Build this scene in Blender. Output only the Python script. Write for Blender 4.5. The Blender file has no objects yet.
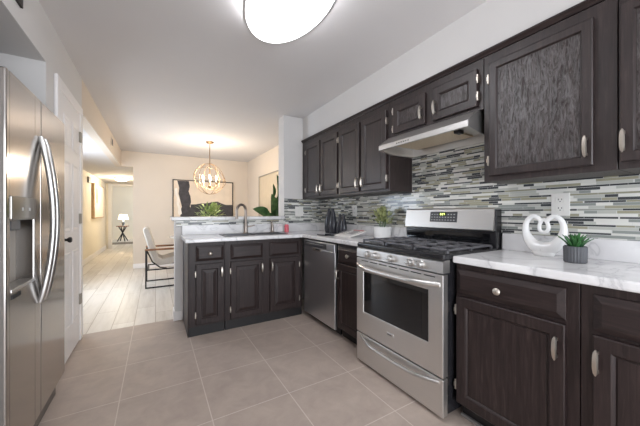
import bpy, bmesh, math, random
from mathutils import Vector, Matrix
random.seed(7)
C = bpy.context.scene.collection
R = math.radians

# ------------------------------------------------------------------ camera
cam = bpy.data.cameras.new('camera')
cam.sensor_width = 36.0
cam.lens = 36.0 * 278.0 / 640.0
cam.clip_start = 0.02
camo = bpy.data.objects.new('camera', cam)
camo.location = (0, 0, 1.15)
camo.rotation_euler = (R(90), 0, -R(30.614))
C.objects.link(camo)
bpy.context.scene.camera = camo

# ------------------------------------------------------------------ colour management, world, assumed daylight, added fill
vs = bpy.context.scene.view_settings
vs.view_transform = 'Standard'
vs.look = 'None'
vs.gamma = 1.0
vs.use_curve_mapping = False
vs.exposure = 0.85

world = bpy.data.worlds.new('daylight')
bpy.context.scene.world = world
world.use_nodes = True
bg = world.node_tree.nodes['Background']
bg.inputs['Color'].default_value = (0.80, 0.88, 1.0, 1)
bg.inputs['Strength'].default_value = 1.0


def area(name, loc, rot, sx, sy, power, col):
    l = bpy.data.lights.new(name, 'AREA')
    l.shape = 'RECTANGLE'
    l.size, l.size_y = sx, sy
    l.energy = power
    l.color = col
    o = bpy.data.objects.new(name, l)
    o.location = loc
    o.rotation_euler = rot
    C.objects.link(o)
    return o


# added soft fill, set in an unseen opening made for it behind the camera
area('fill_back', (0.70, -1.72, 1.15), (R(90), 0, 0), 2.1, 2.0, 44, (0.90, 0.95, 1.0))
# assumed daylight lamp at an unseen window added to the hall side wall
area('assumed_daylight_entry', (-1.46, 5.0, 1.25), (R(90), 0, R(-90)), 1.3, 1.5, 25, (0.74, 0.86, 1.0))
# assumed daylight lamp outside an unseen side opening added beyond the hall
area('assumed_daylight_bedroom', (1.06, 13.6, 1.4), (R(90), 0, R(90)), 1.6, 1.3, 24, (0.86, 0.93, 1.0))


def point(name, loc, power, col, rad):
    l = bpy.data.lights.new(name, 'POINT')
    l.energy = power
    l.color = col
    l.shadow_soft_size = rad
    o = bpy.data.objects.new(name, l)
    o.location = loc
    C.objects.link(o)
    return o


# ------------------------------------------------------------------ node helpers
def lin(c):
    c = c / 255.0
    return c / 12.92 if c <= 0.04045 else ((c + 0.055) / 1.055) ** 2.4


def rgb(r, g, b):
    return (lin(r), lin(g), lin(b), 1.0)


class NT:
    def __init__(self, name):
        self.m = bpy.data.materials.new(name)
        self.m.use_nodes = True
        self.t = self.m.node_tree
        self.b = self.t.nodes['Principled BSDF']

    def n(self, typ, **kw):
        nd = self.t.nodes.new(typ)
        for k, v in kw.items():
            setattr(nd, k, v)
        return nd

    def l(self, a, b):
        self.t.links.new(a, b)

    def math(self, op, a, b=None, c=None):
        nd = self.n('ShaderNodeMath', operation=op)
        for i, v in enumerate((a, b, c)):
            if v is None:
                continue
            if isinstance(v, (int, float)):
                nd.inputs[i].default_value = v
            else:
                self.l(v, nd.inputs[i])
        return nd.outputs[0]

    def mix(self, fac, a, b):
        nd = self.n('ShaderNodeMix', data_type='RGBA')
        for s, v in ((nd.inputs[0], fac), (nd.inputs[6], a), (nd.inputs[7], b)):
            if isinstance(v, (int, float)):
                s.default_value = v
            elif isinstance(v, tuple):
                s.default_value = v
            else:
                self.l(v, s)
        return nd.outputs[2]

    def ramp(self, fac, stops, interp='LINEAR'):
        nd = self.n('ShaderNodeValToRGB')
        cr = nd.color_ramp
        cr.interpolation = interp
        while len(cr.elements) < len(stops):
            cr.elements.new(0.5)
        for e, (p, col) in zip(cr.elements, stops):
            e.position = p
            e.color = col
        self.l(fac, nd.inputs[0])
        return nd.outputs[0]

    def coord(self, world=False, scale=(1, 1, 1)):
        if world:
            v = self.n('ShaderNodeNewGeometry').outputs['Position']
        else:
            v = self.n('ShaderNodeTexCoord').outputs['Object']
        mp = self.n('ShaderNodeMapping')
        mp.inputs['Scale'].default_value = scale
        self.l(v, mp.inputs['Vector'])
        return mp.outputs[0]

    def noise(self, vec, scale, detail=3, rough=0.5, dist=0.0):
        nd = self.n('ShaderNodeTexNoise')
        self.l(vec, nd.inputs['Vector'])
        nd.inputs['Scale'].default_value = scale
        nd.inputs['Detail'].default_value = detail
        nd.inputs['Roughness'].default_value = rough
        nd.inputs['Distortion'].default_value = dist
        return nd.outputs['Fac']

    def bump(self, h, strength, dist=0.002):
        nd = self.n('ShaderNodeBump')
        nd.inputs['Strength'].default_value = strength
        nd.inputs['Distance'].default_value = dist
        self.l(h, nd.inputs['Height'])
        self.l(nd.outputs[0], self.b.inputs['Normal'])

    def set(self, col=None, rough=None, metal=None, **kw):
        if col is not None:
            if isinstance(col, tuple):
                self.b.inputs['Base Color'].default_value = col
            else:
                self.l(col, self.b.inputs['Base Color'])
        if rough is not None:
            if isinstance(rough, (int, float)):
                self.b.inputs['Roughness'].default_value = rough
            else:
                self.l(rough, self.b.inputs['Roughness'])
        if metal is not None:
            self.b.inputs['Metallic'].default_value = metal
        for k, v in kw.items():
            self.b.inputs[k.replace('_', ' ')].default_value = v
        return self.m


def plain(name, col, rough=0.5, metal=0.0, var=0.06, vs=8.0, bump=0.0, **kw):
    """a material with a slight procedural tone variation"""
    t = NT(name)
    f = t.noise(t.coord(), vs, 3)
    a = tuple(min(1, x * (1 - var)) for x in col[:3]) + (1,)
    b = tuple(min(1, x * (1 + var)) for x in col[:3]) + (1,)
    t.set(t.ramp(f, [(0.3, a), (0.7, b)]), rough, metal, **kw)
    if bump:
        t.bump(t.noise(t.coord(), vs * 8, 2), bump)
    return t.m


def glow(name, col, strength):
    t = NT(name)
    t.set((0.8, 0.8, 0.8, 1), 0.5)
    t.b.inputs['Emission Color'].default_value = col
    t.b.inputs['Emission Strength'].default_value = strength
    return t.m


M = {}
M['wall'] = plain('wall_paint', rgb(214, 211, 209), 0.75, 0, 0.012, 3)
M['wall_warm_lit'] = plain('wall_paint_warm_lit', rgb(216, 203, 188), 0.75, 0, 0.012, 3)  # wall paint with the warm chandelier light tinted into its colour
M['ceiling'] = plain('ceiling_paint', rgb(212, 208, 207), 0.85, 0, 0.012, 2)
M['hall_paint'] = plain('hall_paint_cream', rgb(236, 228, 212), 0.75, 0, 0.012, 3)
M['trim'] = plain('trim_paint', rgb(238, 234, 232), 0.4, 0, 0.01, 3)


def wood_mat(name, axis, gloss=False, spec=.35):
    t = NT(name)
    sc = {'z': (26, 26, 1.6), 'y': (26, 1.6, 26), 'x': (1.6, 26, 26)}[axis]
    v = t.coord(False, sc)
    g = t.noise(v, 3.0, 6, 0.65, 0.6)
    big = t.noise(t.coord(), 4.0, 3)
    col = t.ramp(g, [(0.30, rgb(30, 22, 21)), (0.55, rgb(46, 35, 34)), (0.78, rgb(70, 57, 54))])
    fine = t.noise(v, 7.0, 4, 0.7, 0.3)
    if gloss:
        # thick varnish over open grain: broad sheen broken up by the wavy pores
        wav = t.noise(t.coord(False, tuple(x * (.5 if x > 5 else 1.7) for x in sc)), 5.0, 6, 0.7, 1.4)
        hgt = t.math('ADD', fine, t.math('MULTIPLY', wav, 1.2))
        t.set(col, t.math('MULTIPLY_ADD', fine, 0.20, 0.26))
        sp = t.ramp(wav, [(0.36, (0.28, 0.28, 0.28, 1)), (0.50, (0.9, 0.9, 0.9, 1)), (0.62, (1.5, 1.5, 1.5, 1))])
        t.l(sp, t.b.inputs['Specular IOR Level'])
        t.bump(hgt, 0.5, 0.003)
    else:
        t.set(col, t.math('MULTIPLY_ADD', fine, 0.25, 0.30))
        t.b.inputs['Specular IOR Level'].default_value = spec
        t.bump(fine, 0.4, 0.0015)
    return t.m


M['wood'] = wood_mat('espresso_oak', 'z')
M['wood_gloss'] = wood_mat('espresso_oak_varnished', 'z', True)
M['wood_frame'] = wood_mat('espresso_oak_frame', 'z', False, .62)
M['wood_h'] = wood_mat('espresso_oak_across', 'y')
M['wood_x'] = wood_mat('espresso_oak_along', 'x')
M['dark_gap'] = plain('toe_kick_black', rgb(24, 22, 23), 0.5, 0, 0.1)


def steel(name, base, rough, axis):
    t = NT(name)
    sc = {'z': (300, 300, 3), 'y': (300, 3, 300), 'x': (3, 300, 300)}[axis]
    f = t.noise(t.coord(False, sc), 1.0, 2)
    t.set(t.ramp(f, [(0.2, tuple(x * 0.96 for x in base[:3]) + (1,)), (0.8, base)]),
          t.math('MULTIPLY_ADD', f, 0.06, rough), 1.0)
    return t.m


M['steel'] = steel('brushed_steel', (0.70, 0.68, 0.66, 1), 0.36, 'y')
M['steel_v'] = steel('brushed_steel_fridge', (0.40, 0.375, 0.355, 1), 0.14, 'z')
M['steel_dark'] = steel('brushed_steel_dark', (0.26, 0.24, 0.22, 1), 0.2, 'z')
M['steel_dw'] = steel('brushed_steel_dishwasher', (0.72, 0.71, 0.72, 1), 0.34, 'z')
M['steel_handle'] = steel('satin_steel', (0.62, 0.61, 0.60, 1), 0.28, 'z')
M['faucet'] = plain('faucet_nickel', rgb(164, 154, 146), 0.3, 1.0, 0.03)
M['sink_steel'] = plain('sink_steel', rgb(96, 96, 98), 0.35, 1.0, 0.03)
M['floor_strip'] = plain('floor_strip', rgb(120, 116, 114), 0.4, 0, 0.05)
M['nickel'] = plain('brushed_nickel', rgb(192, 184, 174), 0.36, 1.0, 0.03)
M['hood_filter'] = plain('hood_filter_mesh', rgb(214, 196, 168), 0.45, 0.3, 0.06, 60)
M['black_enamel'] = plain('black_enamel', rgb(34, 33, 36), 0.22, 0, 0.05)
M['cast_iron'] = plain('cast_iron', rgb(112, 111, 115), 0.32, 0.5, 0.2, 80, 0.2)
M['black_glass'] = plain('black_glass', rgb(16, 17, 20), 0.05, 0, 0.02, Specular_IOR_Level=0.6)
M['oven_glass'] = plain('oven_glass', rgb(26, 25, 26), 0.06, 0, 0.05, Specular_IOR_Level=0.6)
M['panel_grey'] = plain('control_panel_grey', rgb(66, 66, 70), 0.3, 0, 0.04)
M['key'] = plain('printed_key', rgb(190, 190, 188), 0.5, 0, 0.03)
M['digits'] = glow('clock_digits', (0.75, 1.0, 0.10, 1), 2.0)
M['display'] = plain('clock_display', rgb(70, 82, 20), 0.2, 0, 0.05)
M['white_plastic'] = plain('white_plastic', rgb(228, 226, 222), 0.35, 0, 0.01)
M['slot'] = plain('slot_dark', rgb(40, 40, 42), 0.6, 0, 0.02)
M['porcelain'] = plain('white_glaze', rgb(232, 231, 230), 0.12, 0, 0.01, Coat_Weight=0.5)
M['grey_pot'] = plain('grey_stoneware', rgb(82, 83, 87), 0.55, 0, 0.06, 30)
M['soil'] = plain('soil', rgb(58, 46, 38), 0.9, 0, 0.3, 60, 0.3)
M['dark_ceramic'] = plain('charcoal_glaze', rgb(48, 49, 56), 0.2, 0, 0.1, 30)
M['pink'] = plain('pink_soap', rgb(226, 105, 118), 0.25, 0, 0.05)
M['paper'] = plain('page_paper', rgb(226, 222, 218), 0.7, 0, 0.02)
M['ink'] = plain('page_ink', rgb(150, 148, 150), 0.7, 0, 0.1)
M['red_ink'] = plain('red_ink', rgb(190, 60, 70), 0.6, 0, 0.1)
M['dark_metal'] = plain('black_metal', rgb(40, 37, 36), 0.4, 0.6, 0.06)
M['arm_wood'] = plain('walnut', rgb(134, 92, 62), 0.45, 0, 0.15, 20)
M['fabric'] = plain('grey_linen', rgb(208, 201, 192), 0.9, 0, 0.05, 60, 0.15)
M['gold'] = plain('champagne_gold', rgb(150, 120, 86), 0.4, 0.85, 0.04)
M['candle'] = plain('candle_sleeve', rgb(240, 230, 208), 0.5, 0, 0.02)
M['bulb'] = glow('warm_bulb', (1.0, 0.82, 0.55, 1), 3.0)
M['diffuser'] = glow('light_diffuser', (0.92, 0.95, 1.0, 1), 7.0)
M['shade'] = glow('lamp_shade_lit', (1.0, 0.86, 0.58, 1), 1.0)
M['hall_glow'] = glow('hall_light_glass', (1.0, 0.90, 0.72, 1), 2.6)
M['brushed_ring'] = plain('light_ring', rgb(206, 203, 201), 0.4, 0.2, 0.03)
M['canvas'] = plain('canvas_cream', rgb(225, 208, 188), 0.8, 0, 0.05, 6)
M['paint_dark'] = plain('paint_charcoal', rgb(66, 63, 66), 0.75, 0, 0.25, 14)
M['paint_white'] = plain('paint_white', rgb(235, 226, 215), 0.75, 0, 0.05, 14)
M['frame_tan'] = plain('frame_oak', rgb(196, 160, 118), 0.5, 0, 0.1, 20)
M['beige_panel'] = plain('panel_beige', rgb(205, 190, 166), 0.2, 0.0, 0.03)
M['glass_top'] = plain('table_top_white', rgb(214, 212, 210), 0.12, 0, 0.01)
M['rug'] = plain('rug_grey', rgb(128, 118, 108), 0.95, 0, 0.35, 30, 0.3)
M['lamp_base'] = plain('lamp_base', rgb(120, 128, 134), 0.3, 0, 0.1)
M['vent_grey'] = plain('vent_grey', rgb(150, 142, 132), 0.5, 0, 0.04)


def leaf_mat(name, a, b, edge=None):
    t = NT(name)
    f = t.noise(t.coord(), 18, 3)
    stops = [(0.3, a), (0.65, b)]
    if edge:
        stops.append((0.75, edge))
    t.set(t.ramp(f, stops), 0.42)
    return t.m


M['leaf'] = leaf_mat('leaf_green', rgb(42, 78, 38), rgb(86, 124, 66))
M['leaf_big'] = leaf_mat('leaf_paddle', rgb(40, 74, 42), rgb(74, 112, 58))
M['leaf_yellow'] = leaf_mat('leaf_variegated', rgb(96, 110, 62), rgb(176, 178, 124), rgb(226, 222, 188))
M['leaf_white'] = leaf_mat('leaf_pale', rgb(96, 126, 66), rgb(168, 182, 118), rgb(234, 230, 208))
M['succulent'] = leaf_mat('leaf_succulent', rgb(20, 58, 34), rgb(64, 116, 62))


def marble_mat():
    t = NT('white_marble')
    v = t.coord(True)
    w = t.n('ShaderNodeTexNoise')
    t.l(v, w.inputs['Vector'])
    w.inputs['Scale'].default_value = 2.2
    w.inputs['Detail'].default_value = 6
    w.inputs['Distortion'].default_value = 1.4
    d = t.math('ABSOLUTE', t.math('SUBTRACT', w.outputs['Fac'], 0.5))
    vein = t.ramp(d, [(0.0, (0.5, 0.5, 0.5, 1)), (0.012, (0.16, 0.16, 0.16, 1)), (0.06, (0, 0, 0, 1))])
    cloud = t.noise(v, 5, 4)
    base = t.ramp(cloud, [(0.35, rgb(222, 220, 221)), (0.65, rgb(238, 237, 237))])
    t.set(t.mix(vein, base, rgb(160, 158, 162)), 0.16)
    return t.m


M['marble'] = marble_mat()


def floor_tile_mat():
    t = NT('floor_tile')
    g = t.n('ShaderNodeNewGeometry')
    sp = t.n('ShaderNodeSeparateXYZ')
    t.l(g.outputs['Position'], sp.inputs[0])
    S = 0.4625
    gx = t.math('DIVIDE', t.math('ADD', sp.outputs[0], 0.19 + 10 * S), S)
    gy = t.math('DIVIDE', t.math('SUBTRACT', sp.outputs[1], 1.168 - 10 * 0.4615), 0.4615)
    fx, fy = t.math('FRACT', gx), t.math('FRACT', gy)
    dx = t.math('ABSOLUTE', t.math('SUBTRACT', fx, 0.5))
    dy = t.math('ABSOLUTE', t.math('SUBTRACT', fy, 0.5))
    e = t.math('MAXIMUM', dx, dy)
    grout = t.math('GREATER_THAN', e, 0.4945)
    cmb = t.n('ShaderNodeCombineXYZ')
    t.l(t.math('FLOOR', gx), cmb.inputs[0])
    t.l(t.math('FLOOR', gy), cmb.inputs[1])
    wn = t.n('ShaderNodeTexWhiteNoise', noise_dimensions='3D')
    t.l(cmb.outputs[0], wn.inputs['Vector'])
    v = t.coord(True)
    n1 = t.noise(v, 7, 6, 0.65, 0.4)
    col = t.ramp(n1, [(0.3, rgb(168, 152, 142)), (0.7, rgb(186, 170, 158))])
    tint = t.ramp(wn.outputs['Value'], [(0, (0.95, 0.95, 0.95, 1)), (1, (1.0, 1.0, 1.0, 1))])
    mm = t.n('ShaderNodeMix', data_type='RGBA', blend_type='MULTIPLY')
    mm.inputs[0].default_value = 1.0
    t.l(col, mm.inputs[6])
    t.l(tint, mm.inputs[7])
    t.set(t.mix(grout, mm.outputs[2], rgb(204, 192, 182)), t.math('MULTIPLY_ADD', n1, 0.2, 0.36))
    t.bump(t.math('SUBTRACT', 1.0, grout), 0.3, 0.001)
    return t.m


M['tile'] = floor_tile_mat()


def plank_mat():
    t = NT('floor_planks')
    g = t.n('ShaderNodeNewGeometry')
    sp = t.n('ShaderNodeSeparateXYZ')
    t.l(g.outputs['Position'], sp.inputs[0])
    W = 0.19
    gx = t.math('DIVIDE', t.math('ADD', sp.outputs[0], 20 * W), W)
    row = t.math('FLOOR', gx)
    wr = t.n('ShaderNodeTexWhiteNoise', noise_dimensions='1D')
    t.l(row, wr.inputs['W'])
    gy = t.math('ADD', t.math('DIVIDE', sp.outputs[1], 1.25), t.math('MULTIPLY', wr.outputs['Value'], 7.0))
    fx, fy = t.math('FRACT', gx), t.math('FRACT', gy)
    sx = t.math('GREATER_THAN', t.math('ABSOLUTE', t.math('SUBTRACT', fx, 0.5)), 0.486)
    sy = t.math('GREATER_THAN', t.math('ABSOLUTE', t.math('SUBTRACT', fy, 0.5)), 0.498)
    seam = t.math('MAXIMUM', sx, sy)
    cmb = t.n('ShaderNodeCombineXYZ')
    t.l(row, cmb.inputs[0])
    t.l(t.math('FLOOR', gy), cmb.inputs[1])
    wn = t.n('ShaderNodeTexWhiteNoise', noise_dimensions='3D')
    t.l(cmb.outputs[0], wn.inputs['Vector'])
    n = t.noise(t.coord(True, (9, 0.9, 9)), 2.0, 5, 0.6, 0.5)
    f = t.math('ADD', t.math('MULTIPLY', n, 0.7), t.math('MULTIPLY', wn.outputs['Value'], 0.3))
    col = t.ramp(f, [(0.25, rgb(188, 180, 170)), (0.5, rgb(212, 206, 198)), (0.75, rgb(226, 221, 214))])
    t.set(t.mix(seam, col, rgb(152, 138, 124)), t.math('MULTIPLY_ADD', n, 0.2, 0.25))
    return t.m


M['planks'] = plank_mat()


def mosaic_mat():
    t = NT('glass_mosaic')
    g = t.n('ShaderNodeNewGeometry')
    sp = t.n('ShaderNodeSeparateXYZ')
    t.l(g.outputs['Position'], sp.inputs[0])
    P = 0.0415
    zz = t.math('DIVIDE', sp.outputs[2], P)
    band, p = t.math('FLOOR', zz), t.math('FRACT', zz)
    k1 = t.math('GREATER_THAN', p, 0.25)
    k2 = t.math('GREATER_THAN', p, 0.63)
    k = t.math('ADD', k1, k2)
    row = t.math('MULTIPLY_ADD', band, 3.0, k)
    d = t.math('MINIMUM', t.math('MINIMUM', p, t.math('SUBTRACT', 1.0, p)),
               t.math('MINIMUM', t.math('ABSOLUTE', t.math('SUBTRACT', p, 0.25)),
                      t.math('ABSOLUTE', t.math('SUBTRACT', p, 0.63))))
    mz = t.math('LESS_THAN', t.math('MULTIPLY', d, P), 0.0008)
    a = t.math('SUBTRACT', sp.outputs[0], sp.outputs[1])
    wr = t.n('ShaderNodeTexWhiteNoise', noise_dimensions='1D')
    t.l(row, wr.inputs['W'])
    wl = t.math('MULTIPLY_ADD', wr.outputs['Value'], 0.045, 0.072)
    u0 = t.math('ADD', t.math('DIVIDE', t.math('ADD', a, 10.0), wl), t.math('MULTIPLY', wr.outputs['Value'], 37.0))
    # uneven strip lengths: a smooth periodic stretch of the running coordinate
    u = t.math('ADD', u0, t.math('MULTIPLY', t.math('SINE', t.math('MULTIPLY', u0, 2.3)), 0.33))
    fu = t.math('FRACT', u)
    mu = t.math('LESS_THAN', t.math('MULTIPLY', t.math('MINIMUM', fu, t.math('SUBTRACT', 1.0, fu)), wl), 0.0009)
    mort = t.math('MAXIMUM', mz, mu)
    cmb = t.n('ShaderNodeCombineXYZ')
    t.l(row, cmb.inputs[0])
    t.l(t.math('FLOOR', u), cmb.inputs[1])
    wn = t.n('ShaderNodeTexWhiteNoise', noise_dimensions='3D')
    t.l(cmb.outputs[0], wn.inputs['Vector'])
    thin = t.ramp(wn.outputs['Value'], [(0.0, rgb(58, 61, 64)), (0.42, rgb(76, 78, 80)), (0.66, rgb(150, 148, 126)),
                                        (0.78, rgb(214, 213, 206)), (0.90, rgb(160, 162, 154))], 'CONSTANT')
    thick = t.ramp(wn.outputs['Value'], [(0.0, rgb(222, 221, 215)), (0.32, rgb(186, 187, 180)), (0.55, rgb(160, 157, 136)),
                                         (0.70, rgb(144, 149, 145)), (0.83, rgb(70, 73, 76))], 'CONSTANT')
    col = t.mix(k1, thin, thick)
    t.set(t.mix(mort, col, rgb(206, 205, 202)), t.math('MULTIPLY_ADD', mort, 0.5, 0.14))
    t.bump(t.math('SUBTRACT', 1.0, mort), 0.4, 0.001)
    return t.m


M['mosaic'] = mosaic_mat()


# ------------------------------------------------------------------ mesh helpers
class MB:
    """collects shapes, becomes ONE mesh object"""

    def __init__(self):
        self.bm = bmesh.new()

    def _merge(self, b2):
        me = bpy.data.meshes.new('tmp')
        b2.to_mesh(me)
        b2.free()
        self.bm.from_mesh(me)
        bpy.data.meshes.remove(me)

    def box(self, x0, x1, y0, y1, z0, z1, bev=0.0, seg=2, mat=None):
        b = bmesh.new()
        bmesh.ops.create_cube(b, size=1.0)
        for v in b.verts:
            v.co = Vector(((x0 + x1) / 2 + v.co.x * (x1 - x0), (y0 + y1) / 2 + v.co.y * (y1 - y0), (z0 + z1) / 2 + v.co.z * (z1 - z0)))
        if bev > 0:
            bmesh.ops.bevel(b, geom=list(b.edges), offset=bev, segments=seg, affect='EDGES', profile=0.5)
        if mat is not None:
            bmesh.ops.transform(b, matrix=mat, verts=b.verts)
        self._merge(b)
        return self

    def loft(self, rings, cap0=True, cap1=True, close=True):
        b = bmesh.new()
        vr = [[b.verts.new(Vector(p)) for p in r] for r in rings]
        n = len(vr[0])
        for i in range(len(vr) - 1):
            for j in range(n if close else n - 1):
                q = (vr[i][j], vr[i][(j + 1) % n], vr[i + 1][(j + 1) % n], vr[i + 1][j])
                if len(set(q)) == 4:
                    b.faces.new(q)
        if cap0:
            b.faces.new(vr[0][::-1])
        if cap1:
            b.faces.new(vr[-1])
        bmesh.ops.recalc_face_normals(b, faces=b.faces)
        self._merge(b)
        return self

    def lathe(self, prof, cx=0, cy=0, seg=32, sx=1.0, sy=1.0, cap0=True, cap1=True):
        rings = []
        for (r, z) in prof:
            r = max(r, 1e-4)
            rings.append([(cx + sx * r * math.cos(2 * math.pi * k / seg), cy + sy * r * math.sin(2 * math.pi * k / seg), z) for k in range(seg)])
        return self.loft(rings, cap0, cap1)

    def tube(self, path, rad, seg=10, closed=False):
        pts = [Vector(p) for p in path]
        n = len(pts)
        rings = []
        prev = None
        for i, p in enumerate(pts):
            if closed:
                tan = (pts[(i + 1) % n] - pts[i - 1]).normalized()
            else:
                tan = (pts[min(i + 1, n - 1)] - pts[max(i - 1, 0)]).normalized()
            if prev is None:
                ref = Vector((0, 0, 1)) if abs(tan.z) < 0.9 else Vector((1, 0, 0))
                u = tan.cross(ref).normalized()
            else:
                u = (prev - tan * prev.dot(tan)).normalized()
            prev = u
            w = tan.cross(u)
            r = rad[i] if isinstance(rad, (list, tuple)) else rad
            rings.append([p + (u * math.cos(2 * math.pi * k / seg) + w * math.sin(2 * math.pi * k / seg)) * r for k in range(seg)])
        if closed:
            rings.append(rings[0])
            return self.loft(rings, False, False)
        return self.loft(rings)

    def sphere(self, c, r, sx=1, sy=1, sz=1, u=16, v=10):
        b = bmesh.new()
        bmesh.ops.create_uvsphere(b, u_segments=u, v_segments=v, radius=r)
        for q in b.verts:
            q.co = Vector((c[0] + q.co.x * sx, c[1] + q.co.y * sy, c[2] + q.co.z * sz))
        self._merge(b)
        return self

    def prism(self, poly, a, b_, fn):
        """poly: 2d points; fn(p, q, depth) -> 3d"""
        return self.loft([[fn(p, q, a) for p, q in poly], [fn(p, q, b_) for p, q in poly]])

    def leaf(self, base, tip, width, droop=0.0, up=(0, 0, 1), n=6, fold=0.25, thick=0.0015):
        base, tip = Vector(base), Vector(tip)
        ax = tip - base
        L = ax.length
        side = ax.cross(Vector(up))
        if side.length < 1e-6:
            side = Vector((1, 0, 0))
        side.normalize()
        nrm = side.cross(ax).normalized()
        rows = []
        for i in range(n + 1):
            s = i / n
            w = width * 0.5 * (math.sin(math.pi * min(1, s * 0.92 + 0.08)) ** 0.8)
            c = base + ax * s + nrm * (math.sin(math.pi * s) * droop * L)
            rows.append((c - side * w + nrm * fold * w, c, c + side * w + nrm * fold * w))
        rings = []
        for l, c, r in rows:
            t = nrm * thick
            rings.append([l, c, r, r - t, c - t, l - t])
        return self.loft(rings)

    def build(self, name, mat, parent=None, smooth=False, local=False):
        bm = self.bm
        if parent is not None and not local:
            off = parent_world(parent)
            for v in bm.verts:
                v.co -= off
        me = bpy.data.meshes.new(name)
        bm.to_mesh(me)
        bm.free()
        if smooth:
            for p in me.polygons:
                p.use_smooth = True
            try:
                me.set_sharp_from_angle(angle=R(40))
            except Exception:
                pass
        me.materials.append(mat)
        o = bpy.data.objects.new(name, me)
        C.objects.link(o)
        if parent is not None:
            o.parent = parent
        return o


def parent_world(o):
    v = Vector(o.location)
    while o.parent:
        o = o.parent
        v = v + o.location
    return v


def tag(o, label=None, cat=None, group=None, kind=None):
    if label:
        o['label'] = label
    if cat:
        o['category'] = cat
    if group:
        o['group'] = group
    if kind:
        o['kind'] = kind
    return o


def thing(name, loc, label, cat, group=None):
    o = bpy.data.objects.new(name, None)
    o.empty_display_size = 0.1
    o.location = loc
    C.objects.link(o)
    return tag(o, label, cat, group)


def struct(name, mb, mat, label=None, cat=None):
    o = mb.build(name, mat)
    o['kind'] = 'structure'
    if label:
        o['label'] = label
    if cat:
        o['category'] = cat
    return o


# ------------------------------------------------------------------ dimensions
XW, XL, HC = 1.98, -0.60, 2.42          # right wall, left wall, ceiling height
XS = 1.70                               # face of upper cabinets / soffit
YK, YK2 = 3.34, 3.52                    # peninsula knee wall, front and back
YF = 6.90                               # far dining wall
YB = -1.60                              # wall behind the camera
XH = -1.37                              # hall left wall

# ------------------------------------------------------------------ the setting
struct('floor', MB().box(-1.5, XW + .1, YB - .1, 3.405, -0.06, 0.0), M['tile'], 'taupe square ceramic floor tiles with pale grout', 'floor')
struct('floor_planks', MB().box(-3.2, XW + .1, 3.405, 15.2, -0.06, 0.0), M['planks'], 'pale wood plank floor of the dining room and hall', 'floor')
struct('ceiling', MB().box(XL - .1, XW + .1, YB - .1, YF + .1, HC, HC + .1), M['ceiling'], 'flat pale grey-white ceiling over kitchen and dining room', 'ceiling')
struct('wall_right', MB().box(XW, XW + .1, YB - .1, YK2, 0, HC), M['wall'], 'painted right wall behind the cabinets', 'wall')
struct('wall_dining', MB().box(XW, XW + .1, YK2, YF + .1, 0, HC), M['wall_warm_lit'], 'right wall of the dining room, tinted for warm light', 'wall')
struct('trim_1', MB().box(XS + .006, XW, YB, YK, 2.085, HC), M['wall'], 'painted soffit above the upper cabinets', 'soffit')
struct('wall_far', MB().box(-0.40, XW, YF, YF + .1, 0, HC).box(XL - .1, -0.40, YF, YF + .1, 2.10, HC), M['wall_warm_lit'], 'far wall of the dining room, tinted for warm light', 'wall')
# left wall: closet part with the door, the strip over the fridge recess, the part behind the camera, the header over the hall opening
struct('wall_left', MB().box(XL - .1, XL, 2.515, 3.41, 0, HC).box(-1.48, XL, 2.412, 2.515, 0, 2.112).box(XL - .1, XL, 2.412, 2.515, 2.112, HC)
       .box(XL - .1, XL, 1.40, 2.412, 2.112, HC).box(XL - .1, XL, YB, 1.40, 0, HC).box(-1.48, XL - .1, 1.30, 1.40, 0, 2.112)
       .box(-1.48, XL - .1, 3.31, 3.41, 0, 2.112).box(-1.58, -1.48, 1.30, 3.41, 0, 2.2),
       M['wall'], 'painted left wall around the fridge recess and door', 'wall')
struct('trim_2', MB().box(-1.48, XL - .1, 1.40, 2.412, 2.112, 2.2), M['wall'], 'ceiling of the fridge recess', 'recess ceiling')
struct('trim_3', MB().box(XL - .1, XL, 3.41, YF, 2.10, HC), M['wall_warm_lit'], 'header beam over the hall opening, tinted for warm light', 'header')
# entry and hall
struct('ceiling_hall', MB().box(XH, XL - .1, 3.41, 7.0, 2.10, 2.2).box(XH, -0.40, 7.0, 11.2, 2.11, 2.2), M['ceiling'], 'low ceiling of the entry and hall', 'ceiling')
wh = MB().box(XH - .1, XH, 3.41, 4.35, 0, 2.2).box(XH - .1, XH, 5.65, 11.2, 0, 2.2).box(XH - .1, XH, 4.35, 5.65, 0, 0.5).box(XH - .1, XH, 4.35, 5.65, 2.0, 2.2)  # gap left for the added window and its assumed light
struct('wall_hall', wh, M['hall_paint'], 'cream left wall of the hall with an assumed window opening', 'wall')
struct('wall_hall_right', MB().box(-0.40, -0.30, YF + .1, 11.2, 0, 2.2), M['hall_paint'], 'cream right wall of the hall', 'wall')
struct('wall_hall_end', MB().box(-3.2, -1.22, 11.2, 11.3, 0, 2.6).box(-1.22, -0.42, 11.2, 11.3, 2.03, 2.6).box(-0.42, 1.0, 11.2, 11.3, 0, 2.6), M['hall_paint'], 'wall at the hall end with a doorway', 'wall')
struct('trim_4', MB().box(-1.31, -1.22, 11.17, 11.2, 0, 2.10, .006).box(-1.22, -0.42, 11.17, 11.2, 2.03, 2.10, .006), M['trim'], 'white casing of the doorway at the hall end', 'door casing')
struct('wall_bedroom', MB().box(-3.2, 1.0, 15.0, 15.1, 0, 2.6).box(-3.2, -3.1, 11.3, 15.0, 0, 2.6).box(.9, 1.0, 11.3, 12.8, 0, 2.6).box(.9, 1.0, 14.4, 15.0, 0, 2.6)
       .box(.9, 1.0, 12.8, 14.4, 0, .7).box(.9, 1.0, 12.8, 14.4, 2.1, 2.6), M['hall_paint'], 'pale walls of the room beyond the hall with an assumed side opening', 'wall')  # side gap added for the assumed daylight lamp
struct('ceiling_bedroom', MB().box(-3.2, 1.0, 11.3, 15.1, 2.6, 2.7), M['ceiling'], 'ceiling of the room beyond the hall', 'ceiling')
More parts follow.
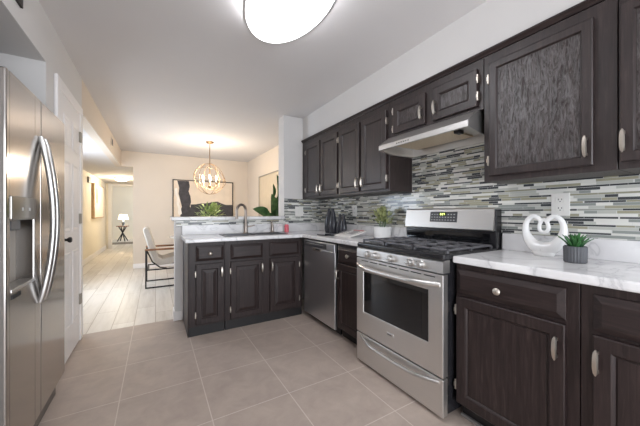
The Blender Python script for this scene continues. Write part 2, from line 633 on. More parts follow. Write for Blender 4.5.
# baseboards
struct('baseboard_far', MB().box(-0.40, XW, YF - .014, YF, 0, .10, .004), M['trim'], 'white baseboard along the far wall', 'baseboard')
struct('baseboard_hall', MB().box(XH, XH + .014, 3.41, 11.17, 0, .12, .004), M['trim'], 'white baseboard along the hall wall', 'baseboard')
# wall behind the camera with a wide opening added for the fill lamp
struct('wall_back', MB().box(XL - .1, -.40, YB - .1, YB, 0, HC).box(1.80, XW, YB - .1, YB, 0, HC).box(-.40, 1.80, YB - .1, YB, 2.2, HC), M['wall'], 'wall behind the camera with a wide opening added for fill light', 'wall')
struct('fill_frame', MB().box(-.40, -.34, YB - .09, YB - .02, 0, 2.2, .004).box(1.74, 1.80, YB - .09, YB - .02, 0, 2.2, .004).box(-.34, 1.74, YB - .09, YB - .02, 2.14, 2.2, .004)
       .box(.67, .73, YB - .09, YB - .02, 0, 2.14, .004), M['trim'], 'white frame of the added fill-light opening behind the camera', 'window')
struct('assumed_window', MB().box(XH - .08, XH - .02, 4.35, 4.40, .5, 2.0, .004).box(XH - .08, XH - .02, 5.60, 5.65, .5, 2.0, .004)
       .box(XH - .08, XH - .02, 4.40, 5.60, .5, .55, .004).box(XH - .08, XH - .02, 4.40, 5.60, 1.95, 2.0, .004), M['trim'], 'white frame of the assumed entry window', 'window')  # unseen window, put in to go with the assumed entry daylight

# wall stub beside the cabinets and the knee wall of the peninsula
struct('wall_stub', MB().box(1.432, XW, YK, YK2, 1.108, HC), M['wall'], 'white wall stub between kitchen and dining room', 'wall')
struct('wall_peninsula', MB().box(.178, XW, YK, YK2, 0, 1.07), M['wall'], 'white knee wall behind the sink peninsula', 'knee wall')
struct('baseboard_peninsula', MB().box(.165, .25, YK - .012, YK, 0, .10, .004).box(.165, .178, YK, YK2, 0, .10, .004), M['trim'], 'white baseboard at the end of the knee wall', 'baseboard')
# glass mosaic
struct('trim_5', MB().box(XW - .008, XW, -0.6, YK, 1.0, 1.336).box(XW - .008, XW, 0.936, 1.716, 1.336, 1.80)
       , M['mosaic'], 'linear glass mosaic backsplash on the right wall', 'backsplash')
struct('trim_6', MB().box(1.437, XW - .008, YK - .008, YK, 1.0, 1.336).box(.19, 1.437, YK - .008, YK, 1.0, 1.068), M['mosaic'], 'linear glass mosaic on the knee wall and stub', 'backsplash')

# ------------------------------------------------------------------ white panelled door on the left wall
d = MB()
d.box(XL - .02, XL + .012, 2.66, 3.262, .012, 2.035, .002)
door = struct('door_1', d, M['trim'], 'white six-panel door on the left wall beside the fridge', 'door')
fr = MB()
fr.box(XL, XL + .02, 2.575, 2.66, 0, 2.115, .006).box(XL, XL + .02, 3.262, 3.345, 0, 2.115, .006).box(XL, XL + .02, 2.66, 3.262, 2.035, 2.115, .006)
struct('trim_7', fr, M['trim'], 'white casing around the left wall door', 'door casing')


def ring_panel(mb, a0, a1, b0, b1, prof, fn):
    """concentric rectangle loops: prof is (inset, height)"""
    rings = [[fn(a0 + i, b0 + i, h), fn(a1 - i, b0 + i, h), fn(a1 - i, b1 - i, h), fn(a0 + i, b1 - i, h)] for i, h in prof]
    mb.loft(rings)


for (y0, y1) in ((2.74, 2.925), (2.995, 3.18)):
    for (z0, z1) in ((.24, .84), (1.00, 1.56), (1.66, 1.90)):
        p = MB()
        ring_panel(p, y0, y1, z0, z1, [(0, 0.0), (0, .012), (.006, .018), (.016, .018), (.030, .013), (.045, .017)], lambda a, b, h: (XL + h, a, b))
        p.build('door_panel', M['trim'], door)
k = MB()
k.lathe([(.024, 0), (.024, .005), (.010, .009), (.009, .022), (.018, .030), (.022, .040), (.017, .050), (.003, .053)], seg=20)
kn = k.build('door_knob', M['dark_metal'], door, True, True)
kn.location = (XL + .0115, 2.735, .95)
kn.rotation_euler = (0, R(90), 0)
for z in (.38, 1.10, 1.83):
    MB().box(XL + .010, XL + .026, 3.225, 3.275, z - .045, z + .045, .003).build('door_hinge', M['vent_grey'], door)
tag(MB().box(XL, XL + .012, 1.80, 2.02, 2.205, 2.27, .003).build('wall_vent', M['dark_metal']), 'dark slim vent grille high on the wall above the fridge', 'vent')
v = thing('air_vent', (XL, 5.47, 2.27), 'small slatted air vent on the warm-tinted header near the far wall', 'vent')
MB().box(XL, XL + .012, 5.36, 5.58, 2.20, 2.335, .003).build('vent_frame', M['wall_warm_lit'], v)
MB().box(XL + .008, XL + .015, 5.385, 5.52, 2.22, 2.315).build('vent_slats', M['dark_metal'], v)
v = thing('door_chime', (XH, 8.45, 1.80), 'grey wall chime on the cream hall wall left of the framed picture', 'chime')
MB().box(XH, XH + .04, 8.32, 8.58, 1.86, 2.0, .006).build('chime_cover', M['vent_grey'], v)

# ------------------------------------------------------------------ cabinet builder
# fn(a, b, n): a = along the front, b = height, n = outwards from the face frame
DOOR_FLAT = [(0, 0), (0, .018), (.004, .021), (.050, .021), (.056, .017), (.062, .010), (.066, .012)]
DOOR_WIDE = [(0, 0), (0, .018), (.004, .021), (.038, .021), (.041, .016), (.043, .011), (.046, .010)]
DOOR_RAISED = [(0, 0), (0, .018), (.004, .021), (.048, .021), (.055, .010), (.062, .010), (.090, .018), (.094, .018)]
DRAWER = [(0, 0), (0, .008), (.003, .010), (.026, .021), (.030, .021)]


def face_right(x0):
    return lambda a, b, n: (x0 - n, a, b)


def face_pen(y0):
    return lambda a, b, n: (a, y0 - n, b)


def fbox(mb, fn, a0, a1, b0, b1, n0, n1, bev=0.0):
    p, q = fn(a0, b0, n0), fn(a1, b1, n1)
    mb.box(*sum(([min(p[i], q[i]), max(p[i], q[i])] for i in range(3)), []), bev)


def bar_handle(fn, a, b, parent, h=.098, n0=.021):
    m = MB()
    prof = []
    for i in range(9):
        s = -1 + 2 * i / 8
        w = .0075 * math.sqrt(max(0.0, 1 - s ** 4)) + .0015
        off = n0 + .026 - .010 * s * s
        prof.append([fn(a - w, b + s * h / 2, off), fn(a + w, b + s * h / 2, off), fn(a + w * .7, b + s * h / 2, off + .007), fn(a - w * .7, b + s * h / 2, off + .007)])
    m.loft(prof)
    for s in (-.72, .72):
        fbox(m, fn, a - .005, a + .005, b + s * h / 2 - .006, b + s * h / 2 + .006, n0 - .001, n0 + .026)
    return m.build('handle', M['nickel'], parent, True)


def knob(fn, a, b, parent, n0=.021):
    c = Vector(fn(a, b, n0))
    ax = Vector(fn(a, b, n0 + 1)) - c
    m = MB()
    prof = [(.009, -.001), (.006, .008), (.008, .014), (.0165, .018), (.0175, .023), (.012, .029), (.003, .031)]
    m.lathe(prof, seg=18)
    rot = Vector((0, 0, 1)).rotation_difference(ax).to_matrix().to_4x4()
    bmesh.ops.transform(m.bm, matrix=Matrix.Translation(c) @ rot, verts=m.bm.verts)
    return m.build('knob', M['nickel'], parent, True)


def hinge(fn, a, b, parent):
    m = MB()
    fbox(m, fn, a - .005, a + .005, b - .028, b + .028, .0005, .0225, .002)
    fbox(m, fn, a - .0065, a + .0065, b - .012, b + .012, .0005, .026, .002)
    return m.build('hinge', M['nickel'], parent)


def cab_door(parent, fn, a0, a1, b0, b1, prof, mat, handle=None, hinges=None, hz=None, gloss=False):
    m = MB()
    ring_panel(m, a0, a1, b0, b1, [(i, h + .0006) for i, h in prof], fn)
    dr = m.build('door', mat, parent)
    ins, hh = prof[-1]
    pm = MB()
    fbox(pm, fn, a0 + ins + .0004, a1 - ins - .0004, b0 + ins + .0004, b1 - ins - .0004, hh - .0005, hh + .0014)
    pm.build('panel', M['wood_gloss'] if gloss else mat, dr)
    if handle:
        bar_handle(fn, handle[0], handle[1], dr)
    if hinges is not None:
        for z in (hz or (b0 + .09, b1 - .09)):
            hinge(fn, hinges, z, dr)
    return dr


def cab_drawer(parent, fn, a0, a1, b0, b1, mat, kn=None):
    m = MB()
    ring_panel(m, a0, a1, b0, b1, [(i, h + .0006) for i, h in DRAWER], fn)
    dr = m.build('drawer', mat, parent)
    if kn:
        knob(fn, kn[0], kn[1], dr)
    return dr


# ------------------------------------------------------------------ upper cabinets
UB, UT = 1.335, 2.084
FU = face_right(XS)


def upper(y0, y1, z0, label):
    t = thing('wall_cabinet', ((XS + XW) / 2, (y0 + y1) / 2, z0), label, 'cabinet', 'dark wall cabinets along the right wall')
    MB().box(XS, XW - .009, y0 + .0008, y1 - .0008, z0, UT, .0012, 1).build('body', M['wood_frame'], t)
    return t


t = upper(2.466, 3.330, UB, 'dark two-door wall cabinet against the white wall stub, furthest from the camera')
cab_door(t, FU, 2.851, 3.213, 1.357, 2.022, DOOR_FLAT, M['wood_frame'], (2.878, 1.44), 3.2135 + .004)
cab_door(t, FU, 2.482, 2.830, 1.357, 2.022, DOOR_FLAT, M['wood_frame'], (2.803, 1.44), 2.4775)
t = upper(1.717, 2.464, UB, 'dark two-door wall cabinet just left of the range hood')
cab_door(t, FU, 2.105, 2.450, 1.357, 2.022, DOOR_FLAT, M['wood_frame'], (2.132, 1.44), 2.4545)
cab_door(t, FU, 1.745, 2.075, 1.357, 2.022, DOOR_FLAT, M['wood_frame'], (2.048, 1.44), 1.7405)
t = upper(.938, 1.715, 1.776, 'short dark two-door cabinet directly above the range hood')
cab_door(t, FU, 1.349, 1.662, 1.800, 2.026, DOOR_FLAT, M['wood_frame'], (1.376, 1.885), 1.6665, (1.84, 1.985), gloss=True)
cab_door(t, FU, .969, 1.286, 1.800, 2.026, DOOR_FLAT, M['wood_frame'], (1.259, 1.885), .9645, (1.86, 1.965), gloss=True)
t = upper(.374, .936, UB, 'dark wall cabinet right of the hood with one large glossy door')
cab_door(t, FU, .448, .898, 1.366, 2.026, DOOR_WIDE, M['wood_frame'], (.470, 1.450), .9025, gloss=True)
t = upper(-.25, .372, UB, 'dark wall cabinet cut off by the right edge of the photo')
cab_door(t, FU, -.16, .364, 1.366, 2.026, DOOR_WIDE, M['wood_frame'], (.353, 1.450), -.1645, gloss=True)
# crown strip
m = MB()
m.prism([(XS + .004, 2.086), (XS - .006, 2.086), (XS - .010, 2.094), (XS - .022, 2.106), (XS - .022, 2.116), (XS + .004, 2.116)], -.25, 3.330, lambda p, q, dd: (p, dd, q))
struct('trim_8', m, M['wood_h'], 'dark crown strip along the top of the wall cabinets', 'crown strip')

# ------------------------------------------------------------------ base cabinets
CT, CB = .912, .874
BX = 1.455                                # face frame of the right run (doors stand to 1.434)
FB = face_right(BX)


def base(y0, y1, label):
    t = thing('base_cabinet', ((BX + XW) / 2, (y0 + y1) / 2, 0), label, 'cabinet', 'dark base cabinets')
    x1, a, b, z1 = XW - .02, y0 + .0008, y1 - .0008, CB - .001
    MB().box(BX, BX + .02, a, b, .09, z1, .0012, 1).box(BX + .02, x1, a, a + .016, .09, z1).box(BX + .02, x1, b - .016, b, .09, z1).box(BX + .02, x1, a + .016, b - .016, .09, .106).box(x1 - .012, x1, a + .016, b - .016, .106, z1).build('body', M['wood'], t)
    MB().box(BX + .055, XW - .03, y0 + .002, y1 - .002, 0, .0898).build('toe_kick', M['dark_gap'], t)
    return t


t = base(.425, .954, 'dark base cabinet right of the range, under the heart sculpture')
cab_drawer(t, FB, .467, .943, .711, .840, M['wood_h'], (.721, .770))
cab_door(t, FB, .467, .943, .105, .692, DOOR_FLAT, M['wood'], (.494, .592), .9475, (.20, .615))
t = base(-.25, .423, 'dark base cabinet cut off by the right edge of the photo')
cab_drawer(t, FB, -.14, .384, .700, .837, M['wood_h'], (.12, .770))
cab_door(t, FB, -.14, .384, .105, .685, DOOR_FLAT, M['wood'], (.370, .589), -.1445)
t = base(1.732, 2.135, 'narrow dark base cabinet between dishwasher and range')
cab_drawer(t, FB, 1.765, 2.118, .705, .842, M['wood_h'], (1.94, .775))
cab_door(t, FB, 1.765, 2.118, .105, .690, DOOR_FLAT, M['wood'], (2.095, .590), None)
m = MB().box(BX + .036, BX + .054, .425, .954, 0, .016, .004)
struct('trim_9', m, M['floor_strip'], 'grey quarter-round strip at the foot of the right base cabinet', 'floor trim')

# peninsula
PY = 2.82
FP = face_pen(PY)


def pen(x0, x1, label, endpanel=False):
    t = thing('base_cabinet', ((x0 + x1) / 2, (PY + YK) / 2, 0), label, 'cabinet', 'dark base cabinets')
    a, b, y1, z1 = x0 + .0008, x1 - .0008, YK - .013, CB - .001
    MB().box(a, b, PY, PY + .02, .088, z1, .0012, 1).box(a, a + .016, PY + .02, y1, .088, z1).box(b - .016, b, PY + .02, y1, .088, z1).box(a + .016, b - .016, PY + .02, y1, .088, .104).box(a + .016, b - .016, y1 - .012, y1, .104, z1).build('body', M['wood'], t)
    MB().box(x0 + .004, x1 - .002, PY + .006, YK - .02, 0, .0878).build('toe_kick', M['dark_gap'], t)
    return t


t = pen(.262, .584, 'narrow dark base cabinet at the free end of the sink peninsula')
MB().box(.255, .262, PY - .001, YK - .013, 0, CB - .001, .001, 1).build('end_panel', M['wood'], t)
cab_drawer(t, FP, .323, .573, .697, .842, M['wood_x'], (.447, .766))
cab_door(t, FP, .323, .565, .108, .670, DOOR_RAISED, M['wood'], (.550, .585), .3185)
t = pen(.586, 1.43, 'dark two-door sink cabinet in the peninsula under the faucet')
cab_drawer(t, FP, .639, .966, .690, .838, M['wood_x'])
cab_drawer(t, FP, 1.045, 1.385, .690, .838, M['wood_x'])
cab_door(t, FP, .639, .966, .108, .668, DOOR_RAISED, M['wood'], (.951, .585), .6345)
cab_door(t, FP, 1.045, 1.385, .108, .668, DOOR_RAISED, M['wood'], (1.060, .585), 1.3895)


# ------------------------------------------------------------------ worktops
def slab(xs, ys, keep, z0, z1):
    m = MB()
    b = bmesh.new()
    vt = {}

    def vv(i, j, z):
        if (i, j, z) not in vt:
            vt[(i, j, z)] = b.verts.new((xs[i], ys[j], z))
        return vt[(i, j, z)]
    nx, ny = len(xs) - 1, len(ys) - 1
    for i in range(nx):
        for j in range(ny):
            if not keep(i, j):
                continue
            b.faces.new((vv(i, j, z1), vv(i + 1, j, z1), vv(i + 1, j + 1, z1), vv(i, j + 1, z1)))
            b.faces.new((vv(i, j, z0), vv(i, j + 1, z0), vv(i + 1, j + 1, z0), vv(i + 1, j, z0)))
            for (di, dj, e) in ((-1, 0, ((i, j + 1), (i, j))), (1, 0, ((i + 1, j), (i + 1, j + 1))), (0, -1, ((i, j), (i + 1, j))), (0, 1, ((i + 1, j + 1), (i, j + 1)))):
                a, c_ = i + di, j + dj
                if 0 <= a < nx and 0 <= c_ < ny and keep(a, c_):
                    continue
                (p, q), (r, s) = e
                b.faces.new((vv(p, q, z0), vv(r, s, z0), vv(r, s, z1), vv(p, q, z1)))
    bmesh.ops.recalc_face_normals(b, faces=b.faces)
    m._merge(b)
    return m


def bevmod(o, w=.006, seg=3):
    md = o.modifiers.new('edge', 'BEVEL')
    md.width = w
    md.segments = seg
    md.limit_method = 'ANGLE'
    md.angle_limit = R(50)
    return o


t = thing('worktop', (1.70, .35, CB), 'white marble worktop right of the range', 'worktop')
bevmod(slab([1.422, XW - .0095], [-.25, .957], lambda i, j: True, CB, CT).build('top', M['marble'], t), .008)
bevmod(MB().box(XW - .030, XW - .0095, -.25, .957, CT + .0005, 1.018).build('curb', M['marble'], t), .002)
# L-shaped worktop with a hole for the sink
SX0, SX1, SY0, SY1 = .604, 1.300, 2.915, 3.215
t = thing('worktop', (1.2, 2.9, CB), 'white marble L-shaped worktop running from range to sink', 'worktop')
xs = [.232, SX0 + .02, SX1 - .02, 1.422, XW - .0095]
ys = [1.730, 2.785, SY0 + .02, SY1 - .02, YK - .0095]
bevmod(slab(xs, ys, lambda i, j: (i == 3) or (j >= 1 and not (i == 1 and j == 2)), CB, CT).build('top', M['marble'], t), .008)
bevmod(MB().box(.245, XW - .030, YK - .030, YK - .0095, CT + .0005, 1.016)
       .box(XW - .030, XW - .0095, 1.730, YK - .0095, CT + .0005, 1.016).build('curb', M['marble'], t), .002)
# raised ledge
bevmod(tag(MB().box(.145, 1.4305, YK - .035, YK2 + .16, 1.0705, 1.1075).build('bar_ledge', M['marble']), 'raised white marble bar ledge on the knee wall behind the sink', 'ledge'), .006)

# ------------------------------------------------------------------ sink, faucet, soap
t = thing('sink', ((SX0 + SX1) / 2, (SY0 + SY1) / 2, CT), 'stainless double-bowl sink set in the peninsula worktop', 'sink')
m = slab([SX0, SX0 + .03, (SX0 + SX1) / 2 - .015, (SX0 + SX1) / 2 + .015, SX1 - .03, SX1], [SY0, SY0 + .03, SY1 - .06, SY1],
         lambda i, j: not (j == 1 and i in (1, 3)), CT + .0005, CT + .005)
bevmod(m.build('rim', M['sink_steel'], t), .002)
for (a, b) in ((SX0 + .03, (SX0 + SX1) / 2 - .015), ((SX0 + SX1) / 2 + .015, SX1 - .03)):
    rr = []
    for ins, z in ((0, CT + .001), (.004, CT - .03), (.014, CT - .16), (.03, CT - .175)):
        rr.append([(a + ins, SY0 + .03 + ins, z), (b - ins, SY0 + .03 + ins, z), (b - ins, SY1 - .06 - ins, z), (a + ins, SY1 - .06 - ins, z)])
    MB().loft(rr, False, True).build('bowl', M['sink_steel'], t)

FX, FY = .915, 3.262
t = thing('faucet', (FX, FY, CT), 'brushed gooseneck kitchen faucet with side lever behind the sink', 'faucet')
m = MB().lathe([(.030, CT + .0005), (.030, CT + .008), (.024, CT + .014), (.021, CT + .05), (.021, CT + .11), (.016, CT + .125)], FX, FY, 24)
m.build('base', M['faucet'], t, True)
path = [(FX, FY, CT + .12), (FX, FY, CT + .26)]
for i in range(1, 13):
    a = math.pi * i / 12 * 1.06
    path.append((FX - .064 + .064 * math.cos(a), FY - .045 + .045 * math.cos(a), CT + .26 + .075 * math.sin(a)))
x, y, z = path[-1]
path.append((x - .002, y - .002, z - .045))
MB().tube(path, .0150, 12).build('spout', M['faucet'], t, True)
MB().lathe([(.016, z - .075), (.017, z - .045), (.014, z - .038)], x - .002, y - .002, 16).build('spray_head', M['faucet'], t, True)
MB().tube([(FX + .018, FY, CT + .075), (FX + .045, FY - .005, CT + .08), (FX + .10, FY - .03, CT + .092)], [.011, .009, .006], 10).build('lever', M['faucet'], t, True)

t = thing('soap_pump', (1.245, 3.262, CT), 'brushed metal soap pump standing beside the faucet', 'soap pump')
MB().lathe([(.028, CT + .0005), (.028, CT + .008), (.018, CT + .016), (.016, CT + .085), (.012, CT + .095)], 1.245, 3.262, 18).build('stem', M['faucet'], t, True)
MB().tube([(1.245, 3.262, CT + .095), (1.245, 3.262, CT + .125), (1.24, 3.25, CT + .132), (1.205, 3.19, CT + .122)], .011, 10).build('nozzle', M['faucet'], t, True)
t = thing('soap_bottle', (1.42, 3.225, CT), 'small pink soap bottle on the worktop near the corner', 'bottle')
MB().lathe([(.024, CT + .0005), (.028, CT + .004), (.028, CT + .078), (.020, CT + .092), (.011, CT + .097)], 1.42, 3.225, 20).build('bottle', M['pink'], t, True)
MB().lathe([(.012, CT + .0965), (.012, CT + .108), (.005, CT + .110), (.005, CT + .120)], 1.42, 3.225, 14).build('pump_cap', M['white_plastic'], t, True)

# ------------------------------------------------------------------ dishwasher
t = thing('dishwasher', (1.70, 2.45, 0), 'stainless dishwasher in the corner next to the sink peninsula', 'dishwasher')
DY0, DY1 = 2.149, 2.772
MB().box(1.46, XW - .02, DY0 + .004, DY1 - .004, .10, CB - .002).build('body', M['black_enamel'], t)
MB().box(1.50, 1.52, DY0 + .004, DY1 - .004, .003, .0995).build('kick_plate', M['black_enamel'], t)
dd = MB().box(1.432, 1.4595, DY0, DY1, .060, .782, .005).build('door', M['steel_dw'], t)
MB().box(1.428, 1.4595, DY0, DY1, .7825, .856, .004).build('control_strip', M['steel_dw'], t)
cp = MB().box(1.4255, 1.4278, 2.29, 2.75, .795, .845, .001).build('control_panel', M['panel_grey'], t)
MB().box(1.4247, 1.4257, 2.34, 2.70, .825, .828).build('printed_line', M['key'], cp)
m = MB()
m.prism([(2.40, .784), (2.56, .784), (2.55, .757), (2.41, .757)], 1.4255, 1.4325, lambda p, q, x: (x, p, q))
m.build('pull_handle', M['nickel'], t)
MB().box(1.4235, 1.4262, 2.42, 2.50, .768, .782).build('handle_recess', M['slot'], t)

# ------------------------------------------------------------------ gas range
RY0, RY1 = .9655, 1.7215
RX = 1.352
t = thing('gas_range', (1.66, (RY0 + RY1) / 2, 0), 'stainless freestanding gas range with black cooktop and oven', 'range')
MB().box(RX + .045, 1.90, RY0 + .003, RY1 - .003, .03, .885, .003).build('body', M['black_enamel'], t)
for yy in (RY0 + .06, RY1 - .06):
    for xx in (RX + .10, 1.85):
        MB().lathe([(.018, 0.0), (.018, .031)], xx, yy, 12).build('foot', M['black_enamel'], t)
# drawer
dr = MB().box(RX, RX + .044, RY0, RY1, .022, .232, .005).build('drawer', M['steel'], t)


def bow_bar(y0, y1, z, sag, n0, out, rad, n=14):
    m = MB()
    pts, rs = [], []
    for i in range(n + 1):
        s = i / n
        e = math.sin(math.pi * s)
        pts.append((RX - n0 - out * min(1, e * 1.8), y0 + (y1 - y0) * s, z - sag * e))
        rs.append(rad * (0.75 + .25 * min(1, e * 2)))
    return m.tube(pts, rs, 12)


bow_bar(RY0 + .025, RY1 - .045, .208, .022, -.004, .036, .012).build('drawer_handle', M['steel_handle'], dr, True)
# oven door
od = MB()
W0, W1, V0, V1 = 1.062, 1.642, .405, .708
ring = [(0, .0), (0, .040), (.004, .044)]
od.box(RX, RX + .044, RY0, W0, .240, .808, .004).box(RX, RX + .044, W1, RY1, .240, .808, .004)
od.box(RX, RX + .044, W0 - .005, W1 + .005, .240, V0, .004).box(RX, RX + .044, W0 - .005, W1 + .005, V1, .808, .004)
odo = od.build('oven_door', M['steel'], t)
MB().box(RX + .006, RX + .040, W0 - .003, W1 + .003, V0 - .003, V1 + .003).build('oven_window', M['oven_glass'], odo)
MB().box(RX + .0045, RX + .0075, W0 + .05, W1 - .13, V0 + .025, V1 - .03).build('inner_window', M['black_glass'], odo)
bow_bar(RY0 + .022, RY1 - .012, .752, .010, -.004, .046, .0185).build('handle', M['steel'], odo, True)
m = MB()
for i in range(7):
    y0 = RY0 + .05 + i * .095
    m.box(RX - .0012, RX + .003, y0, y0 + .075, .787, .793)
m.build('vent_slots', M['slot'], odo)
bd = MB().box(RX - .004, RX + .002, 1.332, 1.394, .322, .346, .003).build('badge', M['steel_handle'], odo)
MB().box(RX - .0048, RX - .0035, 1.342, 1.384, .331, .337).build('badge_lettering', M['panel_grey'], bd)
# control panel with knobs
m = MB()
m.prism([(RX + .0, .816), (RX + .060, .816), (RX + .060, .886), (RX + .018, .886), (RX + .004, .878)], RY0, RY1, lambda p, q, y: (p, y, q))
cpn = m.build('knob_panel', M['steel'], t)
for y in (1.588, 1.505, 1.352, 1.188, 1.112):
    m = MB()
    m.lathe([(.026, 0), (.026, .006), (.021, .010), (.0195, .030), (.016, .034), (.002, .034)], seg=24)
    m.box(-.005, .005, -.021, .021, .008, .040, .002)
    ko = m.build('knob', M['steel_handle'], cpn, True, True)
    ko.location = Vector((RX + .0035, y, .846)) - parent_world(cpn)
    ko.rotation_euler = (0, R(-90), 0)
for y in (1.588, 1.505, 1.352, 1.188, 1.112):
    MB().box(RX + .0015, RX + .0045, y + .030, y + .034, .835, .862).build('dial_mark', M['slot'], cpn)
# cooktop
m = MB()
m.box(RX + .004, 1.896, RY0 - .003, RY1 + .003, .8865, .922, .010, 3)
ck = m.build('cooktop', M['black_enamel'], t)
for (bx, by, br) in ((1.53, 1.12, .045), (1.53, 1.57, .040), (1.75, 1.12, .035), (1.75, 1.57, .045), (1.64, 1.345, .042)):
    m = MB().lathe([(br + .012, .9222), (br + .010, .928), (br, .930), (br - .004, .938), (.004, .940)], bx, by, 20)
    m.build('burner', M['cast_iron'], ck, True)
gw = (RY1 - RY0) / 3
for i in range(3):
    y0, y1 = RY0 + i * gw + .008, RY0 + (i + 1) * gw - .008
    m = MB()
    zb, zt = .934, .946
    for (a, b, c_, d_) in ((1.405, 1.865, y0, y0 + .012), (1.405, 1.865, y1 - .012, y1), (1.405, 1.417, y0, y1), (1.853, 1.865, y0, y1),
                           (1.629, 1.641, y0, y1), (1.405, 1.865, (y0 + y1) / 2 - .006, (y0 + y1) / 2 + .006)):
        m.box(a, b, c_, d_, zb, zt, .003, 1)
    for cx in (1.52, 1.75):
        m.box(cx - .006, cx + .006, y0, y0 + .075, zb + .004, zt + .006, .003, 1)
        m.box(cx - .006, cx + .006, y1 - .075, y1, zb + .004, zt + .006, .003, 1)
    for fx in (1.411, 1.635, 1.859):
        for fy in (y0 + .006, y1 - .006):
            m.box(fx - .007, fx + .007, fy - .006, fy + .006, .9222, zb + .002)
    m.build('grate', M['cast_iron'], t)
# backguard
m = MB().box(1.900, 1.966, RY0 + .002, RY1 - .002, .884, 1.174, .004)
m.build('back_panel', M['black_enamel'], t)
m = MB()
m.prism([(1.8995, 1.034), (1.878, 1.030), (1.872, 1.038), (1.890, 1.176), (1.899, 1.186), (1.966, 1.186), (1.966, 1.1745), (1.8995, 1.1745)], RY0 + .010, RY1 - .014, lambda p, q, y: (p, y, q))
bg_ = m.build('backguard', M['steel'], t)
MB().box(1.892, 1.8995, RY0 + .04, RY1 - .02, .935, 1.012, .001).build('lower_glass', M['black_glass'], t)


def guard_x(z):   # sloping face of the backguard
    return 1.872 + (z - 1.038) / (1.176 - 1.038) * .018


def guard_quad(m, y0, y1, z0, z1, n0, n1):
    fn = lambda p, q, n: (guard_x(q) - n, p, q)
    m.loft([[fn(y0, z0, n0), fn(y1, z0, n0), fn(y1, z1, n0), fn(y0, z1, n0)], [fn(y0, z0, n1), fn(y1, z0, n1), fn(y1, z1, n1), fn(y0, z1, n1)]])


m = MB()
guard_quad(m, 1.228, 1.458, 1.082, 1.160, -.002, .0015)
dp = m.build('display_panel', M['panel_grey'], bg_)
m = MB()
for r in range(3):
    for c_ in range(9):
        y = 1.445 - c_ * .0235
        z = 1.094 + r * .021
        if r == 2 and 3 <= c_ <= 5:
            continue
        guard_quad(m, y - .010, y, z, z + .006, .001, .0021)
m.build('keys', M['key'], dp)
m = MB()
guard_quad(m, 1.318, 1.378, 1.130, 1.152, .001, .0019)
ds = m.build('clock_display', M['display'], dp)
# clock digits 6:07 from seven segments
SEG = {'6': 'acdefg', '0': 'abcdef', '7': 'abc'}
m = MB()


def digit(ch, yl):
    w, h, z0, k_ = .0085, .014, 1.134, .002
    for s in SEG[ch]:
        y0, y1, a, b = {'a': (yl - w, yl, z0 + h - k_, z0 + h), 'g': (yl - w, yl, z0 + h / 2 - k_ / 2, z0 + h / 2 + k_ / 2), 'd': (yl - w, yl, z0, z0 + k_),
                        'f': (yl - k_, yl, z0 + h / 2, z0 + h), 'e': (yl - k_, yl, z0, z0 + h / 2), 'b': (yl - w, yl - w + k_, z0 + h / 2, z0 + h),
                        'c': (yl - w, yl - w + k_, z0, z0 + h / 2)}[s]
        guard_quad(m, y0, y1, a, b, .0017, .0024)


digit('6', 1.370)
guard_quad(m, 1.3565, 1.3585, 1.137, 1.139, .0017, .0024)
guard_quad(m, 1.3565, 1.3585, 1.143, 1.145, .0017, .0024)
digit('0', 1.352)
digit('7', 1.339)
m.build('digits', M['digits'], ds)

# ------------------------------------------------------------------ range hood
t = thing('range_hood', (1.77, 1.336, 1.655), 'stainless under-cabinet range hood above the gas range', 'range hood')
HY0, HY1 = .957, 1.713
m = MB()
m.prism([(1.572, 1.660), (1.572, 1.696), (1.676, 1.7735), (XW - .0085, 1.7735), (XW - .0085, 1.640), (1.950, 1.640), (1.950, 1.700), (1.590, 1.700), (1.590, 1.660)],
        HY0 + .02, HY1 - .02, lambda p, q, y: (p, y, q))
hb = m.build('canopy', M['steel'], t)
for (a, b) in ((HY0, HY0 + .02), (HY1 - .02, HY1)):
    m = MB()
    m.prism([(1.572, 1.660), (1.572, 1.696), (1.676, 1.7735), (XW - .0085, 1.7735), (XW - .0085, 1.635), (1.700, 1.635)], a, b, lambda p, q, y: (p, y, q))
    m.build('side_panel', M['steel'], t)
MB().box(1.630, 1.930, 1.14, 1.62, 1.688, 1.6995, .002).build('filter', M['hood_filter'], t)
m = MB()
for i in range(6):
    m.box(1.5705, 1.5735, 1.40 + i * .022, 1.411 + i * .022, 1.674, 1.682, .0005, 1)
m.build('buttons', M['slot'], t)
MB().box(1.70, 1.76, 1.10, 1.135, 1.675, 1.6995, .003).build('lamp_socket', M['black_enamel'], t)

# ------------------------------------------------------------------ refrigerator
t = thing('refrigerator', (-.95, 1.98, 0), 'stainless side-by-side refrigerator with ice dispenser in the left wall recess', 'refrigerator')
MB().box(-1.35, -.580, 1.572, 2.385, .02, 1.715, .004).build('body', M['panel_grey'], t)
MB().box(-.575, -.545, 1.58, 2.37, .002, .10).build('base_grille', M['black_enamel'], t)
XF = -.505
fz = MB()
DA0, DA1, DZ0, DZ1 = 1.606, 1.866, .835, 1.120     # dispenser recess
fz.box(-.578, XF, 1.567, DA0, .125, 1.725, .006).box(-.578, XF, DA1, 1.950, .125, 1.725, .006)
fz.box(-.576, XF, DA0 - .008, DA1 + .008, .127, DZ0, .0).box(-.576, XF, DA0 - .008, DA1 + .008, DZ1, 1.722, .0)
fzo = fz.build('freezer_door', M['steel_v'], t)
